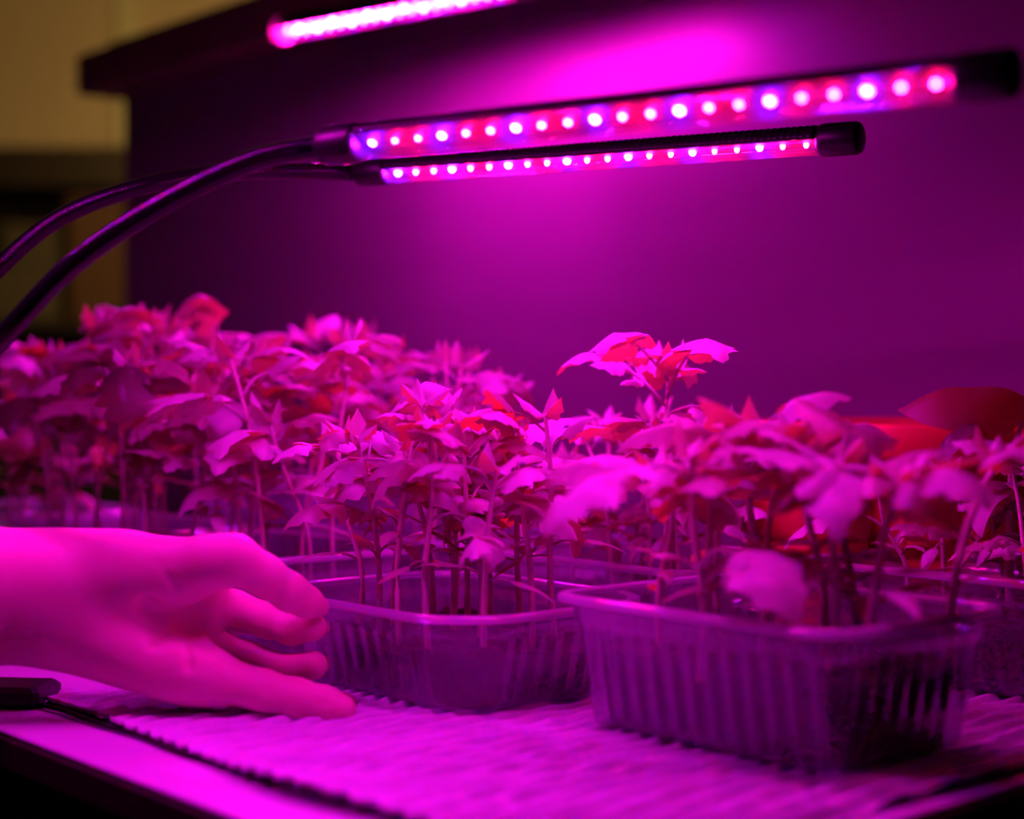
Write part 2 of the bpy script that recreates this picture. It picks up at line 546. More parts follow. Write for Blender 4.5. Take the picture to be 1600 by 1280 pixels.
def soil_mesh(L, W, H, r, zs, seed):
    rng = random.Random(seed)
    hx, hy = W / 2 - 0.0105, L / 2 - 0.0105
    V, F = [], []
    step = 0.004
    nx, ny = int(2 * hx / step), int(2 * hy / step)
    ph = [rng.uniform(0, 6.3) for _ in range(6)]
    def inside(x, y):
        """squeeze the grid into the rounded rectangle"""
        qx, qy = abs(x) - (hx - r), abs(y) - (hy - r)
        if qx > 0 and qy > 0:
            d = math.hypot(qx, qy)
            m = max(qx, qy)
            k = m / d if d > 0 else 1
            qx, qy = qx * k, qy * k
            x = math.copysign(hx - r + qx, x)
            y = math.copysign(hy - r + qy, y)
        return x, y
    ff = zs / H
    sc = lambda x, h: x * (1 - (0.011 * (1 - ff) + 0.0035) / h)
    for i in range(nx + 1):
        for j in range(ny + 1):
            x, y = inside(-hx + 2 * hx * i / nx, -hy + 2 * hy * j / ny)
            z = zs + 0.003 * math.sin(x * 60 + ph[0]) * math.sin(y * 47 + ph[1]) + 0.002 * math.sin(x * 150 + ph[2] + 2 * math.sin(y * 90)) + rng.uniform(-0.0015, 0.002)
            V.append((sc(x, hx), sc(y, hy), z))
    for i in range(nx):
        for j in range(ny):
            a = i * (ny + 1) + j
            F.append((a, a + ny + 1, a + ny + 2, a + 1))
    ring = [i * (ny + 1) for i in range(nx + 1)] + [nx * (ny + 1) + j for j in range(1, ny + 1)] + \
           [i * (ny + 1) + ny for i in range(nx - 1, -1, -1)] + [j for j in range(ny - 1, 0, -1)]
    n = len(V)
    for k in ring:
        x, y, z = V[k]
        V.append((x * 0.93, y * 0.95, 0.0022))
    m = len(ring)
    for k in range(m):
        F.append((ring[(k + 1) % m], ring[k], n + k, n + (k + 1) % m))
    F.append(tuple(n + k for k in range(m)))
    # loose clods
    for _ in range(70):
        cx, cy = rng.uniform(-hx * .85, hx * .85), rng.uniform(-hy * .88, hy * .88)
        s_ = rng.uniform(0.0012, 0.0032)
        b = len(V)
        for d in ((1, 0, 0), (-1, 0, 0), (0, 1, 0), (0, -1, 0), (0, 0, 1), (0, 0, -1)):
            V.append((cx + d[0] * s_ * rng.uniform(.7, 1.3), cy + d[1] * s_ * rng.uniform(.7, 1.3), zs + 0.001 + d[2] * s_ * rng.uniform(.7, 1.2)))
        for q in ((0, 2, 4), (2, 1, 4), (1, 3, 4), (3, 0, 4), (2, 0, 5), (1, 2, 5), (3, 1, 5), (0, 3, 5)):
            F.append(tuple(b + k for k in q))
    return V, F

TZ = MATZ + 0.0006
TRAYS = {
    # key: (u0, v0, L, W, H, corner radius, soil height, description for labels, yaw offset degrees)
    'front':  (0.441, 0.560, 0.190, 0.140, 0.067, 0.016, 0.040, 'the nearest clear tray at the front right', 0),
    'hand':   (0.648, 0.520, 0.200, 0.160, 0.053, 0.042, 0.028, 'the clear round-cornered tray beside the hand', 0),
    'behind': (0.470, 0.786, 0.190, 0.140, 0.067, 0.016, 0.040, 'the clear tray directly behind the nearest one', 0),
    'palm':   (0.888, 0.548, 0.190, 0.140, 0.067, 0.016, 0.040, 'the clear tray behind the thumb', 0),
    'middle': (0.672, 0.712, 0.190, 0.140, 0.062, 0.016, 0.038, 'the tray in the middle of the group', 0),
    'centre': (0.890, 0.715, 0.190, 0.140, 0.067, 0.016, 0.040, 'the tray behind the one by the thumb', 0),
    'wrist':  (1.105, 0.560, 0.190, 0.140, 0.067, 0.016, 0.040, 'the tray behind the wrist', 0),
    'far':    (1.105, 0.735, 0.190, 0.150, 0.092, 0.016, 0.060, 'the tall milky tray at the back left', 0),
    'edge':   (1.322, 0.575, 0.190, 0.140, 0.067, 0.016, 0.040, 'the tray at the far left edge', 0),
}
def make_tray(key):
    u0, v0, L, W, H, r, zs, desc, yaw = TRAYS[key]
    z0 = TZ if u0 < 0.87 else 0.0006
    base = uv(u0 + L / 2, v0 + W / 2, z0)
    e = empty('plastic_tray', base, TH + math.radians(yaw))
    body, rim = tray_meshes(L, W, H, r, 0.0011)
    b = mesh_obj('tray_wall', None, None, None, e, me=body)
    if key in ('far', 'wrist'):
        b.material_slots[0].link = 'OBJECT'
        b.material_slots[0].material = M['milky']
    mesh_obj('tray_rim', None, None, None, e, me=rim)
    look = {'front': 'nearest clear ribbed plastic tray, at the front right on the cloth mat',
            'hand': 'clear round-cornered plastic tray that the hand touches',
            'behind': 'clear plastic tray directly behind the nearest front tray',
            'palm': 'clear plastic tray of seedlings behind the thumb',
            'middle': 'clear plastic tray in the middle of the group, crowded with seedlings',
            'centre': 'clear plastic tray behind the one by the thumb',
            'wrist': 'milky low plastic tray of tall seedlings behind the wrist',
            'far': 'tall milky plastic tray at the back left of the table',
            'edge': 'clear plastic tray cut off by the left picture edge'}[key]
    tag(e, look, 'tray', 'plastic seedling trays')
    so = mesh_obj('potting_soil', *soil_mesh(L, W, H, r, zs, sum(map(ord, key))), M['soil'], loc=base + Vector((0, 0, 0.001)), rotz=TH + math.radians(yaw), smooth=False)
    tag(so, 'dark crumbly potting soil filling ' + desc, 'soil', 'potting soil in the trays', 'stuff')
for k in TRAYS:
    make_tray(k)

# ------------------------------------------------------------------ seedlings
def leaflet(L, W, fold, droop, lobes, tilt=0.0, n=11, m=4, seed=0):
    """one lobed leaflet along +y from the origin, blade normal +z"""
    rng = random.Random(seed)
    V, F = [], []
    for i in range(n + 1):
        t = i / n
        w = math.sin(math.pi * min(1, t ** 0.72)) ** 0.85 * (1 - 0.25 * t)
        tooth = 1.0
        if lobes and 0 < i < n:
            tooth = (1.0 + 0.22 * lobes) if i % 3 == 1 else (1.0 - 0.30 * lobes if i % 3 == 0 else 1.0)
        for k in range(-m, m + 1):
            s = k / m
            side = 1 + 0.08 * math.sin(seed + 2.1 * (1 if s > 0 else -1))
            ww = W * w * (1 + (tooth - 1) * abs(s)) * side
            x = s * ww
            y = L * t - abs(s) * ww * 0.12 * (1 if lobes else 0.5)
            ang = droop * t
            yy = L * (math.sin(ang) / droop if abs(droop) > 1e-3 else t)
            zz = -L * ((1 - math.cos(ang)) / droop if abs(droop) > 1e-3 else 0)
            z = zz - fold * abs(s) ** 1.4 * ww * 1.2 + 0.05 * W * math.sin(9 * t + seed) * abs(s) + 0.03 * W * math.cos(14 * t + 3 * s + seed)
            V.append((x, yy + (y - L * t), z))
    c = 2 * m + 1
    for i in range(n):
        for k in range(2 * m):
            a = i * c + k
            F.append((a, a + 1, a + c + 1, a + c))
    return V, F

def xf(vf, mat):
    return [tuple(mat @ Vector(p)) for p in vf[0]], vf[1]

def make_leaf(name, rng, kind, mat):
    """compound leaf: petiole rising from the origin along +y, leaflets on it"""
    if kind == 'cotyledon':
        p = spline([(0, 0, 0), (0, .006, .003), (0, .012, .004)], 5)
        parts = [tube(p, [.0007] * 5, 5)]
        lf = leaflet(.030 * rng.uniform(.9, 1.2), .0052, .25, rng.uniform(.5, 1.3), 0, seed=rng.randint(0, 99), n=7, m=2)
        parts.append(xf(lf, Matrix.Translation((0, .012, .004)) @ Matrix.Rotation(rng.uniform(.1, .4), 4, 'X')))
    elif kind == 'bud':
        parts = []
        for k in range(3):
            lf = leaflet(.020 * rng.uniform(.8, 1.2), .0055, .7, rng.uniform(-.2, .7), .6, seed=rng.randint(0, 99), n=7, m=2)
            parts.append(xf(lf, Matrix.Rotation(2.1 * k + rng.uniform(-.3, .3), 4, 'Z') @ Matrix.Rotation(rng.uniform(.7, 1.2), 4, 'X')))
    else:
        pl = rng.uniform(.024, .036)
        sag = rng.uniform(-.2, .5)
        p = spline([(0, 0, 0), (0, pl * .5, pl * .14), (rng.uniform(-.002, .002), pl, pl * (.12 - .4 * sag))], 7)
        parts = [tube(p, [.0011 - .00005 * i for i in range(7)], 5)]
        end = p[-1]
        td = rng.uniform(.6, 1.7) if kind != 'droop' else rng.uniform(1.3, 2.1)
        lf = leaflet(rng.uniform(.038, .050), rng.uniform(.0125, .017), rng.uniform(.15, .6), td, rng.uniform(.5, 1.0), seed=rng.randint(0, 99))
        parts.append(xf(lf, Matrix.Translation(end) @ Matrix.Rotation(rng.uniform(-.2, .2) - sag * .5, 4, 'X')))
        nl = rng.choice((2, 2, 4)) if kind != 'small' else 2
        for k in range(nl):
            sgn = 1 if k % 2 else -1
            f = .92 if k < 2 else .62
            q = p[int(f * 6)]
            s_ = rng.uniform(.55, .8) if k < 2 else rng.uniform(.3, .45)
            lf = leaflet(.040 * s_, .0140 * s_, rng.uniform(.1, .6), rng.uniform(.5, 1.7), rng.uniform(.3, .9), seed=rng.randint(0, 99), n=9, m=3)
            parts.append(xf(lf, Matrix.Translation(q) @ Matrix.Rotation(sgn * rng.uniform(.8, 1.25), 4, 'Z') @ Matrix.Rotation(rng.uniform(-.35, .35), 4, 'X') @ Matrix.Rotation(rng.uniform(-.4, .4), 4, 'Y')))
    V, F = merge(*parts)
    me = bpy.data.meshes.new(name)
    me.from_pydata(V, [], F)
    me.polygons.foreach_set('use_smooth', [True] * len(me.polygons))
    me.materials.append(mat)
    return me

rngL = random.Random(21)
LEAVES = [make_leaf('leaf', rngL, 'leaf', M['leaf'] if i % 3 else M['leaf_b']) for i in range(10)]
DROOP = [make_leaf('leaf', rngL, 'droop', M['leaf'] if i % 3 else M['leaf_b']) for i in range(5)]
SHADED = [make_leaf('leaf', rngL, 'droop', M['leaf_shaded']) for i in range(3)]
COTS = [make_leaf('cotyledon', rngL, 'cotyledon', M['leaf'] if i % 2 else M['leaf_b']) for i in range(4)]
BUDS = [make_leaf('bud', rngL, 'bud', M['leaf']) for i in range(4)]

plants = {k: [] for k in TRAYS}
def seedling(key, base, H, lean, rng, nl=4, size=1.0, az0=None, pool=None, r=.0016, low=.45, extra=()):
    """a young tomato plant: stem, seed leaves, compound leaves, growing tip"""
    e = empty('tomato_seedling', base)
    ctrl = [(0, 0, -.006), (lean[0] * .12 + rng.uniform(-.003, .003), lean[1] * .12, H * .33),
            (lean[0] * .5 + rng.uniform(-.004, .004), lean[1] * .5 + rng.uniform(-.004, .004), H * .68), (lean[0], lean[1], H)]
    P = spline(ctrl, 14)
    mesh_obj('stem', *tube(P, [r * (1.1 - .45 * i / 13) for i in range(14)], 7), M['stem'], e)
    def node(t):
        f = t * 13
        k = min(int(f), 12)
        return P[k].lerp(P[k + 1], f - k)
    az = rng.uniform(0, 6.28) if az0 is None else az0
    if H > .05:
        for s_ in (0, math.pi):
            o = mesh_obj('cotyledon', None, None, None, e, me=rng.choice(COTS))
            o.location = node(rng.uniform(.36, .44))
            o.rotation_euler = Euler((rng.uniform(-.5, .4), 0, az + 1.2 + s_ + rng.uniform(-.2, .2)))
            o.scale = (size,) * 3
    for i in range(nl):
        t = low + (1 - low) * (i + .3) / nl
        t = min(t, .97)
        o = mesh_obj('leaf', None, None, None, e, me=rng.choice(pool or (LEAVES + DROOP[:2])))
        o.location = node(t)
        el = rng.uniform(.05, .45) + .5 * (i / nl)
        o.rotation_euler = Euler((el, rng.uniform(-.35, .35), az + i * 2.4 + rng.uniform(-.3, .3)))
        s = size * rng.uniform(.8, 1.12) * (0.78 if i == nl - 1 else 1.0) * (.8 if i == 0 else 1)
        o.scale = (s, s, s)
    for (t, el, roll, azx, me, s) in extra:
        o = mesh_obj('leaf', None, None, None, e, me=me)
        o.location = node(t)
        o.rotation_euler = Euler((el, roll, azx))
        o.scale = (s, s, s)
    o = mesh_obj('growing_tip', None, None, None, e, me=rng.choice(BUDS))
    o.location = node(.985)
    o.rotation_euler = Euler((rng.uniform(-.2, .2), 0, rng.uniform(0, 6)))
    o.scale = (size,) * 3
    plants[key].append((e, H))
    return e

def fill(key, nu, nv, H0, H1, seed, size=1.0, jitter=.25, lean=.02, nl=(3, 5), mu=.16, mv=.18, skip=(), pool=None, low=.45, r=.0016):
    u0, v0, L, W, H, _, zs, desc, yaw = TRAYS[key]
    r_ = r
    z0 = (TZ if u0 < 0.87 else 0.0006) + zs
    rng = random.Random(seed)
    for i in range(nu):
        for j in range(nv):
            fu = mu + (1 - 2 * mu) * ((i + .5) / nu) * 1.0 + rng.uniform(-jitter, jitter) / nu * .6
            fv = mv + (1 - 2 * mv) * ((j + .5) / nv) + rng.uniform(-jitter, jitter) / nv * .6
            if (i, j) in skip:
                continue
            seedling(key, uv(u0 + L * fu, v0 + W * fv, z0), rng.uniform(H0, H1),
                     (rng.uniform(-lean, lean), rng.uniform(-lean, lean)), rng, rng.randint(*nl), size * rng.uniform(.9, 1.12), pool=pool, low=low, r=r_)

fill('front', 4, 2, .088, .112, 3, 1.20, nl=(3, 3), lean=.024, low=.80, pool=LEAVES, r=.0024)
fill('hand', 5, 3, .095, .140, 8, .95, nl=(3, 5), lean=.018, low=.52, r=.0019)
fill('middle', 4, 3, .075, .120, 12, .95, nl=(3, 5))
fill('behind', 3, 2, .050, .085, 17, .85, nl=(3, 4))
fill('palm', 4, 3, .100, .165, 23, 1.20, nl=(3, 5), lean=.03, low=.55)
fill('centre', 4, 2, .110, .165, 29, 1.0, nl=(4, 5), lean=.03)
fill('wrist', 4, 3, .140, .185, 31, 1.35, nl=(4, 5), lean=.03, low=.6)
fill('far', 3, 2, .130, .170, 37, 1.1, nl=(4, 5), lean=.03)
fill('edge', 3, 2, .100, .150, 41, 1.35, nl=(3, 4), lean=.03, low=.6)

rngF = random.Random(4)
for (u_, v_, h_, ln, n_) in ((.462, .672, .098, (.022, .0), 3), (.468, .612, .090, (.012, -.012), 3)):
    seedling('front', uv(u_, v_, TZ + TRAYS['front'][6]), h_, ln, rngF, n_, 1.20, low=.78, pool=LEAVES, r=.0024)
seedling('front', uv(.535, .578, TZ + TRAYS['front'][6]), .100, (-.006, -.004), rngF, 3, 1.2, low=.78, pool=LEAVES, r=.0024,
         extra=((.46, .30, .2, math.pi + .45, LEAVES[1], 1.2), (.42, .35, -.1, math.pi + 1.5, LEAVES[4], 1.2)))
# the tall seedling that stands above the middle of the group
rngT = random.Random(77)
u0, v0, L, W, H, r, zs, desc, yaw = TRAYS['middle']
seedling('middle', uv(u0 + .048, v0 + .03, TZ + zs), .142, (.004, 0), rngT, 5, 1.42, pool=DROOP, low=.80)

# two seedlings whose hanging leaves are coloured dark as if backlit
rngO = random.Random(9)
seedling('palm', uv(1.050, .566, .0406), .152, (-.004, -.035), rngO, 3, 1.0, low=.75,
         extra=((.95, .05, .1, math.pi + .10, SHADED[0], 1.15), (.93, .15, -.2, math.pi - .75, SHADED[1], 1.0), (.62, .0, .1, math.pi + .35, SHADED[2], .75)))
seedling('wrist', uv(1.235, .580, .0406), .128, (-.004, -.045), rngO, 3, 1.0, low=.75,
         extra=((.95, .05, .1, math.pi + .05, SHADED[1], 1.25), (.92, .10, -.1, math.pi + 1.0, SHADED[0], 1.15), (.60, .0, .1, math.pi - .5, SHADED[2], .75)))

ORD = ['first', 'second', 'third', 'fourth', 'fifth', 'sixth', 'seventh', 'eighth', 'ninth', 'tenth', 'eleventh', 'twelfth',
       'thirteenth', 'fourteenth', 'fifteenth', 'sixteenth', 'seventeenth', 'eighteenth']
for key, lst in plants.items():
    lst.sort(key=lambda a: to_px(a[0].location))
    desc = TRAYS[key][7]
    for i, (e, H) in enumerate(lst):
        if key == 'middle' and H > .15:
            lab = 'tallest tomato seedling with drooping leaves rising above the middle of the group'
        else:
            lab = '%s tomato seedling from the left in %s' % (ORD[i], desc)
        tag(e, lab, 'seedling', 'tomato seedlings in ' + desc)

# ------------------------------------------------------------------ red pots and the big-leaved plant at the right
def red_pot(c, R, Hh, label, ridges):
    e = empty('flower_pot', c)
    tag(e, label, 'pot', 'red flower pots behind the front tray')
    prof = [(0.001, 0), (R * .72, 0), (R * .74, .004)]
    for k in range(ridges):
        z = .006 + (Hh - .03) * k / ridges
        dz = (Hh - .03) / ridges
        rr = R * (.75 + .17 * (k + .5) / ridges)
        prof += [(rr, z + dz * .1), (rr + .0022, z + dz * .3), (rr + .0022, z + dz * .7), (rr, z + dz * .9)]
    prof += [(R * .93, Hh - .024), (R * .93, Hh - .0235), (R * .9, Hh - .022), (R * .88, Hh - .03), (R * .72, .006), (.001, .005)]
    mesh_obj('pot_wall', *lathe(prof, 56), M['terracotta'], e)
    rp = [(R * .9, Hh - .024), (R * .985, Hh - .024), (R, Hh - .020), (R * 1.0, Hh - .003), (R * .985, Hh), (R * .94, Hh), (R * .925, Hh - .003), (R * .905, Hh - .02), (R * .9, Hh - .024)]
    mesh_obj('pot_rim', *lathe(rp, 56), M['terracotta'], e)
    V, F = [], []
    rng = random.Random(int(R * 1000))
    rad = R * .86
    V.append((0, 0, Hh - .026))
    for a in range(1, 7):
        for k in range(32):
            t = 2 * math.pi * k / 32
            V.append((rad * a / 6 * math.cos(t), rad * a / 6 * math.sin(t), Hh - .030 + rng.uniform(-.003, .003)))
    for k in range(32):
        F.append((0, 1 + k, 1 + (k + 1) % 32))
    for a in range(5):
        for k in range(32):
            j = (k + 1) % 32
            F.append((1 + a * 32 + k, 1 + (a + 1) * 32 + k, 1 + (a + 1) * 32 + j, 1 + a * 32 + j))
    so = mesh_obj('potting_soil', V, F, M['soil'], loc=c, smooth=False)
    tag(so, 'dark potting soil inside the ' + label.split(' with')[0].split(' standing')[0], 'soil', 'potting soil in the pots', 'stuff')
    return e
PB = at(1432, 600, 1.17); PB.z = 0.0006 + MATZ
red_pot(PB, .118, .148, 'wide ridged red flower pot standing behind the front tray', 4)
PS = at(1262, 600, 1.075); PS.z = 0.0006 + MATZ
red_pot(PS, .040, .100, 'small ridged red flower pot left of the wide one', 6)

def big_plant():
    tr = TRAYS['behind']
    base = at(1580, 0, 1.0); base.z = TZ + tr[6]
    e = empty('pepper_plant', base)
    tag(e, 'large-leaved young plant with forked stems at the right edge of the picture', 'plant')
    P = spline([(0, 0, -.003), (-.002, -.003, .04), (0, -.004, .085)], 12)
    mesh_obj('stem', *tube(P, [.0030 - .00005 * i for i in range(12)], 9), M['stem'], e)
    def branch(ends, r0=.0022, r1=.0013):
        Q = spline(ends, 12)
        mesh_obj('branch', *tube(Q, [r0 + (r1 - r0) * i / 11 for i in range(12)], 8), M['stem'], e)
        return Q[-1]
    b1 = branch([(0, -.004, .083), (-.010, -.008, .095), (-.026, -.012, .110)])
    b2 = branch([(0, -.004, .083), (.004, -.002, .105), (.014, .000, .124)])
    b3 = branch([(0, -.004, .083), (.016, -.008, .098), (.034, -.010, .108)])
    def blade(loc, L, W, fold, droop, rz, rx, ry, seed, mat=M['leaf_big']):
        o = mesh_obj('leaf', *leaflet(L, W, fold, droop, 0, seed=seed, n=18, m=6), mat, e)
        o.location = loc
        o.rotation_euler = Euler((rx, ry, rz))
    # a big leaf held like a roof, seen from below
    blade(b2, .085, .030, .75, 1.15, math.radians(84), .50, -.30, 3)
    blade(b3, .070, .024, .3, 1.2, math.radians(-60), .3, 0, 5)
    blade(b2 - Vector((0, 0, .012)), .060, .020, .4, 1.3, math.radians(-20), .3, .2, 8)
    blade(b1, .045, .015, .4, 1.6, math.radians(120), .1, .3, 11, M['leaf_shaded'])
    blade(Vector((-.001, -.006, .075)), .055, .016, .4, 1.9, math.radians(120), .2, .3, 14, M['leaf'])
    blade(Vector((-.001, -.006, .060)), .045, .014, .4, 1.9, math.radians(60), .0, .3, 17, M['leaf'])
big_plant()

# ------------------------------------------------------------------ grow lamps
def half_shell(r0, r1, x0, x1, a0, a1, seg=14, xs=2, wave=0.0, pitch=.004):
    """curved shell around the x axis between angles a0..a1 (0 = +y, 90 = +z)"""
    V, F = [], []
    n = seg + 1
    for i in range(xs):
        x = x0 + (x1 - x0) * i / (xs - 1)
        k = r1 + (wave * (0.5 + 0.5 * math.cos(2 * math.pi * x / pitch)) if wave else 0)
        for rr in (k, r0):
            for s in range(n):
                a = math.radians(a0 + (a1 - a0) * s / seg)
                V.append((x, rr * math.cos(a), rr * math.sin(a)))
    st = 2 * n
    for i in range(xs - 1):
        for s in range(seg):
            b = i * st
            F.append((b + s, b + s + 1, b + st + s + 1, b + st + s))
            F.append((b + n + s + 1, b + n + s, b + st + n + s, b + st + n + s + 1))
        for s in (0, n - 1):
            b = i * st
            q = (b + s, b + st + s, b + st + n + s, b + n + s)
            F.append(q if s == 0 else q[::-1])
    for i in (0, xs - 1):
        b = i * st
        for s in range(seg):
            q = (b + s, b + n + s, b + n + s + 1, b + s + 1)
            F.append(q if i == 0 else q[::-1])
    return V, F

def xcyl(r, x0, x1, b=.002, seg=28):
    prof = [(x0, .0005), (x0, r - b), (x0 + b * .3, r - b * .3), (x0 + b, r), (x1 - b, r), (x1 - b * .3, r - b * .3), (x1, r - b), (x1, .0005)]
    V, F = [], []
    for (x, rr) in prof:
        for k in range(seg):
            a = 2 * math.pi * k / seg
            V.append((x, rr * math.cos(a), rr * math.sin(a)))
    for i in range(len(prof) - 1):
        for k in range(seg):
            j = (k + 1) % seg
            F.append((i * seg + k, i * seg + j, (i + 1) * seg + j, (i + 1) * seg + k))
    return V, F

chip_cache = {}
def chip_mesh(mat, r, h):
    key = (mat.name, r, h)
    if key not in chip_cache:
        seg = 7
        V, F = [], []
        prof = [(r, 0), (r * .92, -h * .45), (r * .55, -h * .85)]
        for (rr, z) in prof:
            for k in range(seg):
                a = 2 * math.pi * k / seg
                V.append((rr * math.cos(a), rr * math.sin(a), z))
        V.append((0, 0, -h))
        for i in range(2):
            for k in range(seg):
                j = (k + 1) % seg
                F.append((i * seg + k, i * seg + j, (i + 1) * seg + j, (i + 1) * seg + k))
        for k in range(seg):
            F.append((2 * seg + k, 2 * seg + (k + 1) % seg, 3 * seg))
        me = bpy.data.meshes.new('led_chip')
        me.from_pydata(V, [], F)
        me.materials.append(mat)
        chip_cache[key] = me
    return chip_cache[key]

def grow_lamp(P0, P1, tilt, label, arm, n_chips, R=.0105, rows=1, cap_len=.026, collar_len=.026, free_start=False, first=0, blue_every=3, chip=.0016, chip_h=.0014, lip=-6, clamp=None, clamp_yaw=0.0, clamp_gap=.024):
    """tube lamp from collar P0 to tip P1; tilt turns the LED side about the tube (0 = straight down)"""
    P0, P1 = Vector(P0), Vector(P1)
    ax = (P1 - P0)
    Lt = ax.length
    ax.normalize()
    side = Vector((0, 0, 1)).cross(ax).normalized()
    up = ax.cross(side)
    R3 = Matrix((ax, side, up)).transposed()
    R3 = R3 @ Matrix.Rotation(tilt, 3, 'X')
    e = empty('grow_lamp', P0)
    e.rotation_euler = R3.to_euler()
    tag(e, label, 'lamp', 'tubular grow lamps')
    x0, x1 = collar_len, Lt - cap_len
    mesh_obj('housing', *half_shell(R * .55, R * .96, x0, x1, lip, 186, seg=16, xs=int((x1 - x0) / .001), wave=.0006), M['black'], e)
    brd = mesh_obj('led_board', *box(x0, x1, -R * .80, R * .80, -.0012, .0002), M['board'], e, smooth=False)
    mesh_obj('clear_cover', *half_shell(R * .90, R * .955, x0, x1, 187, 359 + lip, seg=16, xs=2), M['cover'], e)
    for (a, b, rr) in ((0, x0, R * 1.08), (x1, Lt, R * 1.08)):
        nm = 'collar' if a == 0 else 'end_cap'
        mt = M['cap'] if (free_start and a == 0) else M['black']
        mesh_obj(nm, *xcyl(rr, a, b, .0035), mt, e)
    pos = []
    for rw in range(rows):
        yy = 0 if rows == 1 else (rw - .5) * R * .75
        for i in range(n_chips):
            x = x0 + (x1 - x0) * (i + .5) / n_chips
            bl = (i + first + 2 * rw) % blue_every == 0
            o = mesh_obj('led_chip', None, None, None, brd, me=chip_mesh(M['blue'] if bl else M['red'], chip * (1.25 if bl else 0.9), chip_h))
            o.location = (x, yy, -.0013)
            o['label'] = 'glowing blue-white LED' if bl else 'glowing red LED'
    # bendy arm: fine rings on a round hose
    inv = R3.transposed()
    Lc = 0
    pts = spline(arm, 60)
    for a, b in zip(pts, pts[1:]):
        Lc += (b - a).length
    nn = int(Lc / .0008)
    pts = spline(arm, nn)
    rad = [0.0056 + .00016 * math.cos(2 * math.pi * i * .0008 / .0032) for i in range(nn)]
    vf = tube([inv @ (p - P0) for p in pts], rad, 12)
    mesh_obj('gooseneck_arm', *vf, M['gloss_black'], e)
    if clamp is not None:
        cl = [Matrix.Rotation(clamp_yaw, 3, 'Z') @ Vector(p) + Vector(clamp) for p in merge(
            box(-.014, .014, -.05, .02, .002, .014, .003), box(-.014, .014, -.05, .02, -clamp_gap - .010, -clamp_gap + .002, .003), box(-.014, .014, -.052, -.044, -clamp_gap - .010, .014, .003))[0]]
        fc = merge(box(0, 1, 0, 1, 0, 1, .1), box(0, 1, 0, 1, 0, 1, .1), box(0, 1, 0, 1, 0, 1, .1))[1]
        mesh_obj('clamp', [inv @ (Vector(p) - P0) for p in cl], fc, M['black'], e, smooth=False)
    return e

A0, A1 = at(505, 229, .845), at(1592, 114, .640)
B0, B1 = at(560, 271, 1.12), at(1346, 216, .935)
C0 = at(436, 50, 1.72)
C1 = C0 + Vector((.78, -.62, 0)).normalized() * .34
cA = uv(1.06, TV0, 0)
cB = uv(1.14, TV0, 0)
yawc = TH - math.pi / 2
grow_lamp(A0, A1, math.radians(-32), 'near tubular grow lamp, blurred, with one row of coloured LEDs above the trays',
          [uv(1.06, TV0 - .012, .012), uv(1.06, TV0 - .008, .06), at(-70, 600, .90), at(5, 527, .86), at(110, 417, .84), at(250, 322, .835), at(395, 252, .84), at(508, 228.5, .846)],
          21, first=0, clamp=cA, clamp_yaw=yawc, R=.0094)
grow_lamp(B0, B1, math.radians(-8), 'sharp lower tubular grow lamp with a clear cover, behind the near lamp',
          [uv(1.14, TV0 - .012, .012), uv(1.14, TV0 - .008, .06), at(-70, 500, 1.03), at(0, 418, 1.02), at(100, 338, 1.03), at(240, 288, 1.05), at(400, 268, 1.09), at(563, 270.8, 1.121)],
          21, first=0, clamp=cB, clamp_yaw=yawc, R=.0088, chip=.0019, chip_h=.0028)
grow_lamp(C0, C1, math.radians(0), 'overexposed upper grow lamp leaving the picture at the top edge',
          [C1 - Vector((.004, -.003, 0)), C1 + Vector((.05, -.035, .01)), C1 + Vector((.10, -.03, .05)), C1 + Vector((.13, .03, .10)), uv(0.9, CV0 - .04, CZ + .10), uv(0.9, CV0 - .045, CZ + .068)],
          19, first=2, rows=2, free_start=True, collar_len=.012, R=.0130, chip=.0027, chip_h=.0048, lip=-24,
          clamp=uv(0.9, CV0 - .05, CZ + .0585), clamp_yaw=yawc, clamp_gap=.061)
ASSUMED_D0, ASSUMED_D1 = Vector((-.42, .90, .43)), Vector((-.15, .705, .43))  # assumed unseen lamp, added to light the hand and the left-hand plants
grow_lamp(ASSUMED_D0, ASSUMED_D1, math.radians(8), 'assumed fourth grow lamp, added out of view above and in front of the hand',
          [uv(1.22, TV0 - .012, .012), uv(1.22, TV0 - .010, .10), Vector((-.60, 1.12, .28)), Vector((-.51, .96, .40)), ASSUMED_D0 + Vector((.004, -.003, 0))],
          21, first=1, clamp=uv(1.22, TV0, 0), clamp_yaw=yawc, R=.0094, rows=2)

# ------------------------------------------------------------------ inline controller with its cord
def controller():
    base = Vector((-.262, .909, 0.0004))
    rz = math.radians(-7)
    e = empty('lamp_controller', base, rz)
    tag(e, 'flat black inline controller with a cord along the mat edge', 'controller')
    mesh_obj('case', *box(-.095, .002, 0, .036, 0, .0115, .0026), M['black'], e, smooth=False)
    mesh_obj('button', *box(-.060, -.040, .012, .024, .0112, .0124, .0004), M['gloss_black'], e, smooth=False)
    inv = Matrix.Rotation(-rz, 3, 'Z')
    pts = [base + Vector((-.004, .018, .005)), base + Vector((.006, .018, .003))]
    for k in range(14):
        p = uv(.862 - k * .018, .4005 + .0012 * math.sin(k * 1.3), .0020)
        pts.append(p)
    P = [inv @ (p - base) for p in spline(pts, 100)]
    mesh_obj('cord', *tube(P, [.0014] * 100, 8), M['gloss_black'], e)
controller()

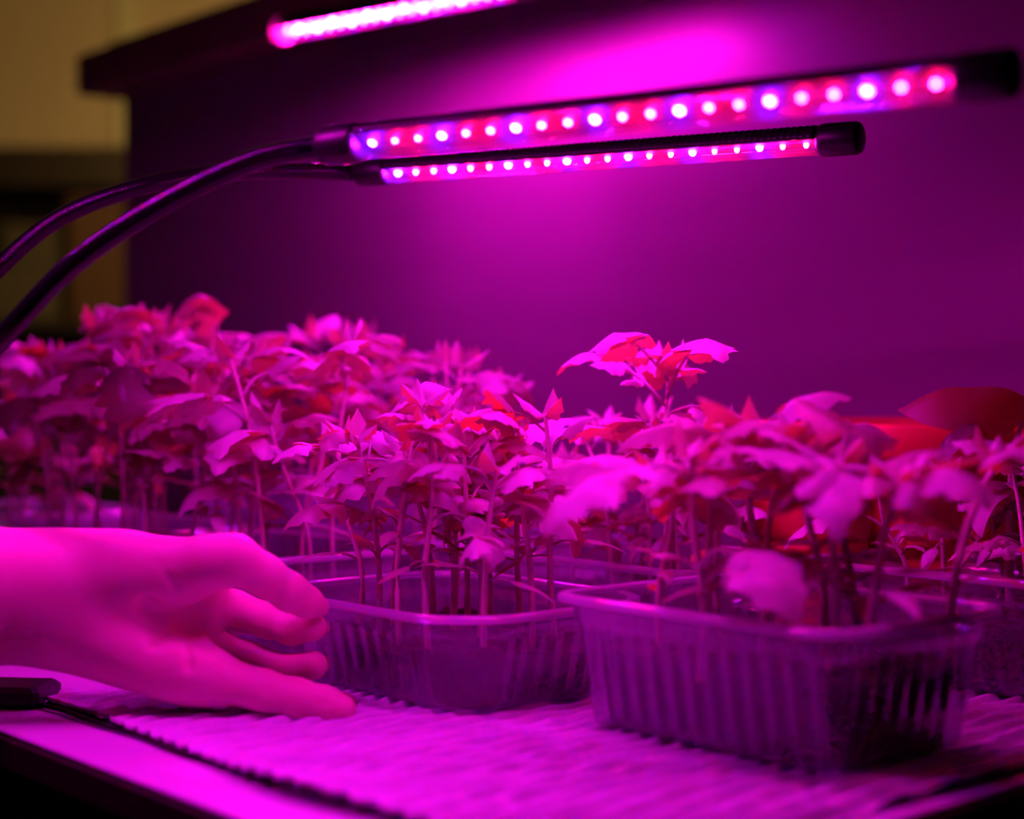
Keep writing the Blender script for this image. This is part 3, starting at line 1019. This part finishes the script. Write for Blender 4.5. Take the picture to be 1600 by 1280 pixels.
# ------------------------------------------------------------------ the hand
def surface_nets(F, origin, h):
    """closed surface of a sampled distance field"""
    s = F < 0
    nx, ny, nz = F.shape
    cs = np.zeros((nx - 1, ny - 1, nz - 1), np.int8)
    for dx in (0, 1):
        for dy in (0, 1):
            for dz in (0, 1):
                cs += s[dx:nx - 1 + dx, dy:ny - 1 + dy, dz:nz - 1 + dz]
    act = (cs > 0) & (cs < 8)
    ids = np.argwhere(act)
    idx = -np.ones(act.shape, np.int64)
    idx[act] = np.arange(len(ids))
    acc = np.zeros((len(ids), 3)); cnt = np.zeros(len(ids))
    C = [(a, b, c) for a in (0, 1) for b in (0, 1) for c in (0, 1)]
    for a in C:
        for ax in range(3):
            if a[ax]:
                continue
            b = list(a); b[ax] = 1
            fa = F[ids[:, 0] + a[0], ids[:, 1] + a[1], ids[:, 2] + a[2]]
            fb = F[ids[:, 0] + b[0], ids[:, 1] + b[1], ids[:, 2] + b[2]]
            m = (fa < 0) != (fb < 0)
            t = np.where(m, fa / np.where(m, fa - fb, 1), 0)
            p = np.tile(np.array(a, float), (len(ids), 1))
            p[:, ax] += t
            acc[m] += p[m]; cnt[m] += 1
    V = (ids + acc / cnt[:, None]) * h + np.array(origin)
    Q = []
    for ax in range(3):
        o1, o2 = (ax + 1) % 3, (ax + 2) % 3
        sl0 = [slice(None)] * 3; sl1 = [slice(None)] * 3
        sl0[ax] = slice(0, -1); sl1[ax] = slice(1, None)
        d = s[tuple(sl0)] != s[tuple(sl1)]
        e = np.argwhere(d)
        ok = (e[:, o1] > 0) & (e[:, o2] > 0) & (e[:, o1] < F.shape[o1] - 1) & (e[:, o2] < F.shape[o2] - 1)
        e = e[ok]
        def cell(a, b):
            q = e.copy(); q[:, o1] -= a; q[:, o2] -= b
            return idx[q[:, 0], q[:, 1], q[:, 2]]
        quad = np.stack([cell(1, 1), cell(0, 1), cell(0, 0), cell(1, 0)], 1)
        flip = ~s[e[:, 0], e[:, 1], e[:, 2]]
        quad[flip] = quad[flip][:, ::-1]
        Q.append(quad)
    Q = np.concatenate(Q)
    return V, Q

def make_hand():
    h = .0012
    lo_ = np.array([-.56, .815, -.002]); hi_ = np.array([-.066, .955, .122])
    n = np.ceil((hi_ - lo_) / h).astype(int)
    X, Y, Z = [lo_[k] + h * np.arange(n[k], dtype=np.float32) for k in range(3)]
    X, Y, Z = np.meshgrid(X.astype(np.float32), Y.astype(np.float32), Z.astype(np.float32), indexing='ij')
    def cone(a, b, ra, rb, sy=1.0):
        """tapered capsule; sy < 1 flattens it along the viewing depth"""
        a, b = np.array(a, np.float32), np.array(b, np.float32)
        ba = b - a
        k = np.array([1, 1 / sy, 1], np.float32)
        bk = ba * k
        px, py, pz = X - a[0], (Y - a[1]) * k[1], Z - a[2]
        t = np.clip((px * bk[0] + py * bk[1] + pz * bk[2]) / max(1e-9, float(bk @ bk)), 0, 1)
        d = np.sqrt((px - t * bk[0]) ** 2 + (py - t * bk[1]) ** 2 + (pz - t * bk[2]) ** 2)
        return d - (ra + t * (rb - ra))
    def ell(c, r):
        px, py, pz = (X - c[0]) / r[0], (Y - c[1]) / r[1], (Z - c[2]) / r[2]
        k = np.sqrt(px * px + py * py + pz * pz)
        return (k - 1) * min(r)
    def smin(a, b, k):
        hh = np.maximum(k - np.abs(a - b), 0) / k
        return np.minimum(a, b) - hh * hh * k * .25
    mm = .001
    # forearm and wrist
    D = cone((-.53, .862, .068), at(-60, 932, .880), 44 * mm, 37 * mm, .80)
    D = smin(D, cone(at(-60, 932, .880), at(130, 936, .886), 36.5 * mm, 30.5 * mm, .80), .012)
    D = smin(D, cone(at(110, 905, .892), at(190, 905, .892), 21 * mm, 22 * mm, .8), .014)
    D = smin(D, cone(at(110, 975, .892), at(190, 985, .894), 20 * mm, 22 * mm, .8), .014)
    # palm: bones of the hand side by side
    D = smin(D, cone(at(170, 900, .895), at(320, 908, .902), 17 * mm, 11.5 * mm), .014)
    D = smin(D, cone(at(170, 930, .897), at(318, 950, .904), 16 * mm, 11 * mm), .014)
    D = smin(D, cone(at(170, 965, .897), at(306, 990, .902), 16 * mm, 10.5 * mm), .014)
    D = smin(D, cone(at(170, 1000, .893), at(300, 1050, .888), 17 * mm, 13.5 * mm), .014)
    # ball of the thumb and the outer mound of the palm
    D = smin(D, cone(at(60, 902, .886), at(200, 893, .880), 22 * mm, 16.5 * mm), .016)
    D = smin(D, cone(at(200, 893, .880), at(335, 878, .868), 16 * mm, 11.5 * mm), .014)
    D = smin(D, ell(at(262, 905, .874), (24 * mm, 13 * mm, 18 * mm)), .010)
    D = smin(D, cone(at(70, 970, .887), at(200, 1012, .882), 21 * mm, 16.5 * mm), .016)
    D = smin(D, cone(at(200, 1012, .882), at(300, 1052, .874), 16 * mm, 14 * mm), .014)
    D = smin(D, ell(at(268, 1045, .872), (20 * mm, 11 * mm, 15 * mm)), .010)
    def digit(joints, k=.004):
        E = None
        for (p, q) in zip(joints, joints[1:]):
            c = cone(at(*p[:3]), at(*q[:3]), p[3] * mm, q[3] * mm)
            E = c if E is None else smin(E, c, k)
        return E
    thumb = digit([(330, 878, .868, 12.5), (366, 874, .866, 12.6), (412, 900, .872, 10.8), (452, 926, .880, 10.0), (480, 942, .886, 8.2), (499, 950, .890, 5.2)])
    index = digit([(318, 948, .908, 11.0), (365, 951, .914, 9.6), (420, 970, .912, 9.0), (455, 983, .907, 8.6), (488, 981, .899, 7.7)])
    middle = digit([(318, 955, .912, 10), (372, 965, .930, 8.6), (420, 976, .930, 8.0), (448, 982, .922, 7.2)])
    ring = digit([(305, 1002, .902, 10.0), (345, 1010, .910, 7.8), (385, 1023, .912, 6.9), (430, 1042, .910, 7.2), (460, 1046, .904, 7.6), (489, 1041, .899, 7.9)])
    little = digit([(296, 1052, .880, 14.0), (335, 1062, .874, 12.6), (410, 1080, .872, 10.6), (460, 1092, .871, 10.2), (505, 1101, .870, 9.1), (534, 1110, .869, 7.6)])
    fingers = None
    for f, k in ((thumb, .009), (index, .006), (middle, .006), (ring, .004), (little, .010)):
        g = smin(D, f, k)
        fingers = g if fingers is None else np.minimum(fingers, g)
    S = fingers
    # skin creases pressed in along lines on the palm side
    def crease(pts, depth, w):
        nonlocal S
        for p, q in zip(pts, pts[1:]):
            d = cone(at(*p), at(*q), 0, 0)
            S = S + depth * np.exp(-(d / w) ** 2)
    crease([(208, 905, .868), (232, 945, .868), (262, 982, .872), (300, 985, .882)], .0030, .0040)
    crease([(250, 880, .862), (272, 915, .860), (276, 948, .866)], .0015, .0022)
    crease([(262, 982, .872), (240, 1010, .866), (222, 1050, .868)], .0014, .003)
    crease([(290, 1012, .868), (294, 1040, .860), (286, 1075, .864)], .0016, .0022)
    crease([(330, 1036, .866), (322, 1070, .862), (305, 1096, .868)], .0014, .002)
    crease([(420, 1058, .864), (417, 1080, .861), (414, 1104, .864)], .0010, .002)
    crease([(510, 1080, .864), (505, 1100, .861), (500, 1120, .864)], .0011, .002)
    crease([(440, 900, .872), (436, 925, .869), (428, 945, .872)], .0010, .0022)
    crease([(250, 965, .866), (300, 985, .870)], .0045, .0120)
    V, Q = surface_nets(S, lo_, h)
    # relax the stair steps a little
    E = np.concatenate([Q[:, [0, 1]], Q[:, [1, 2]], Q[:, [2, 3]], Q[:, [3, 0]]])
    for _ in range(4):
        acc = np.zeros_like(V); cnt = np.zeros(len(V))
        for a, b in ((0, 1), (1, 0)):
            np.add.at(acc, E[:, a], V[E[:, b]]); np.add.at(cnt, E[:, a], 1)
        V = V * .5 + acc / np.maximum(cnt, 1)[:, None] * .5
    base = Vector((-.2, .88, 0))
    me = bpy.data.meshes.new('hand')
    me.from_pydata([tuple(p) for p in (V - np.array(base))], [], [tuple(int(i) for i in q) for q in Q])
    me.polygons.foreach_set('use_smooth', [True] * len(me.polygons))
    me.materials.append(M['skin'])
    o = bpy.data.objects.new('hand', me)
    col.objects.link(o)
    o.location = base
    tag(o, 'bare left hand and forearm reaching in to the clear tray, palm towards the viewer', 'hand')
    # fingernails on the far side of the tips
    def nail(c, d, nrm, L, W, r):
        d = Vector(d).normalized(); nrm = Vector(nrm); nrm = (nrm - d * nrm.dot(d)).normalized()
        s = d.cross(nrm)
        V, F = [], []
        for lay in (0, .0005):
            for i in range(7):
                t = i / 6 - .5
                for k in range(7):
                    a = (k / 6 - .5)
                    w = W * (1 - .5 * abs(t * 2) ** 4)
                    x = a * w
                    V.append(Vector(c) + d * (t * L) + s * x + nrm * (r + .0002 + lay - x * x / (2 * r) - .0006 * (2 * t) ** 2) - base)
        for l in (0, 49):
            for i in range(6):
                for k in range(6):
                    q = (l + i * 7 + k, l + i * 7 + k + 1, l + (i + 1) * 7 + k + 1, l + (i + 1) * 7 + k)
                    F.append(q if l else q[::-1])
        mesh_obj('fingernail', V, F, M['nail'], o)
    nail(at(534, 1108, .869), at(534, 1110, .869) - at(505, 1101, .870), (.05, .9, .35), .012, .010, .0082)
    nail(at(487, 981, .900), at(488, 981, .899) - at(455, 983, .907), (.1, 1, -.1), .012, .010, .0078)
    nail(at(488, 1041, .8995), at(489, 1041, .899) - at(460, 1046, .904), (.1, 1, -.1), .012, .010, .0080)
make_hand()
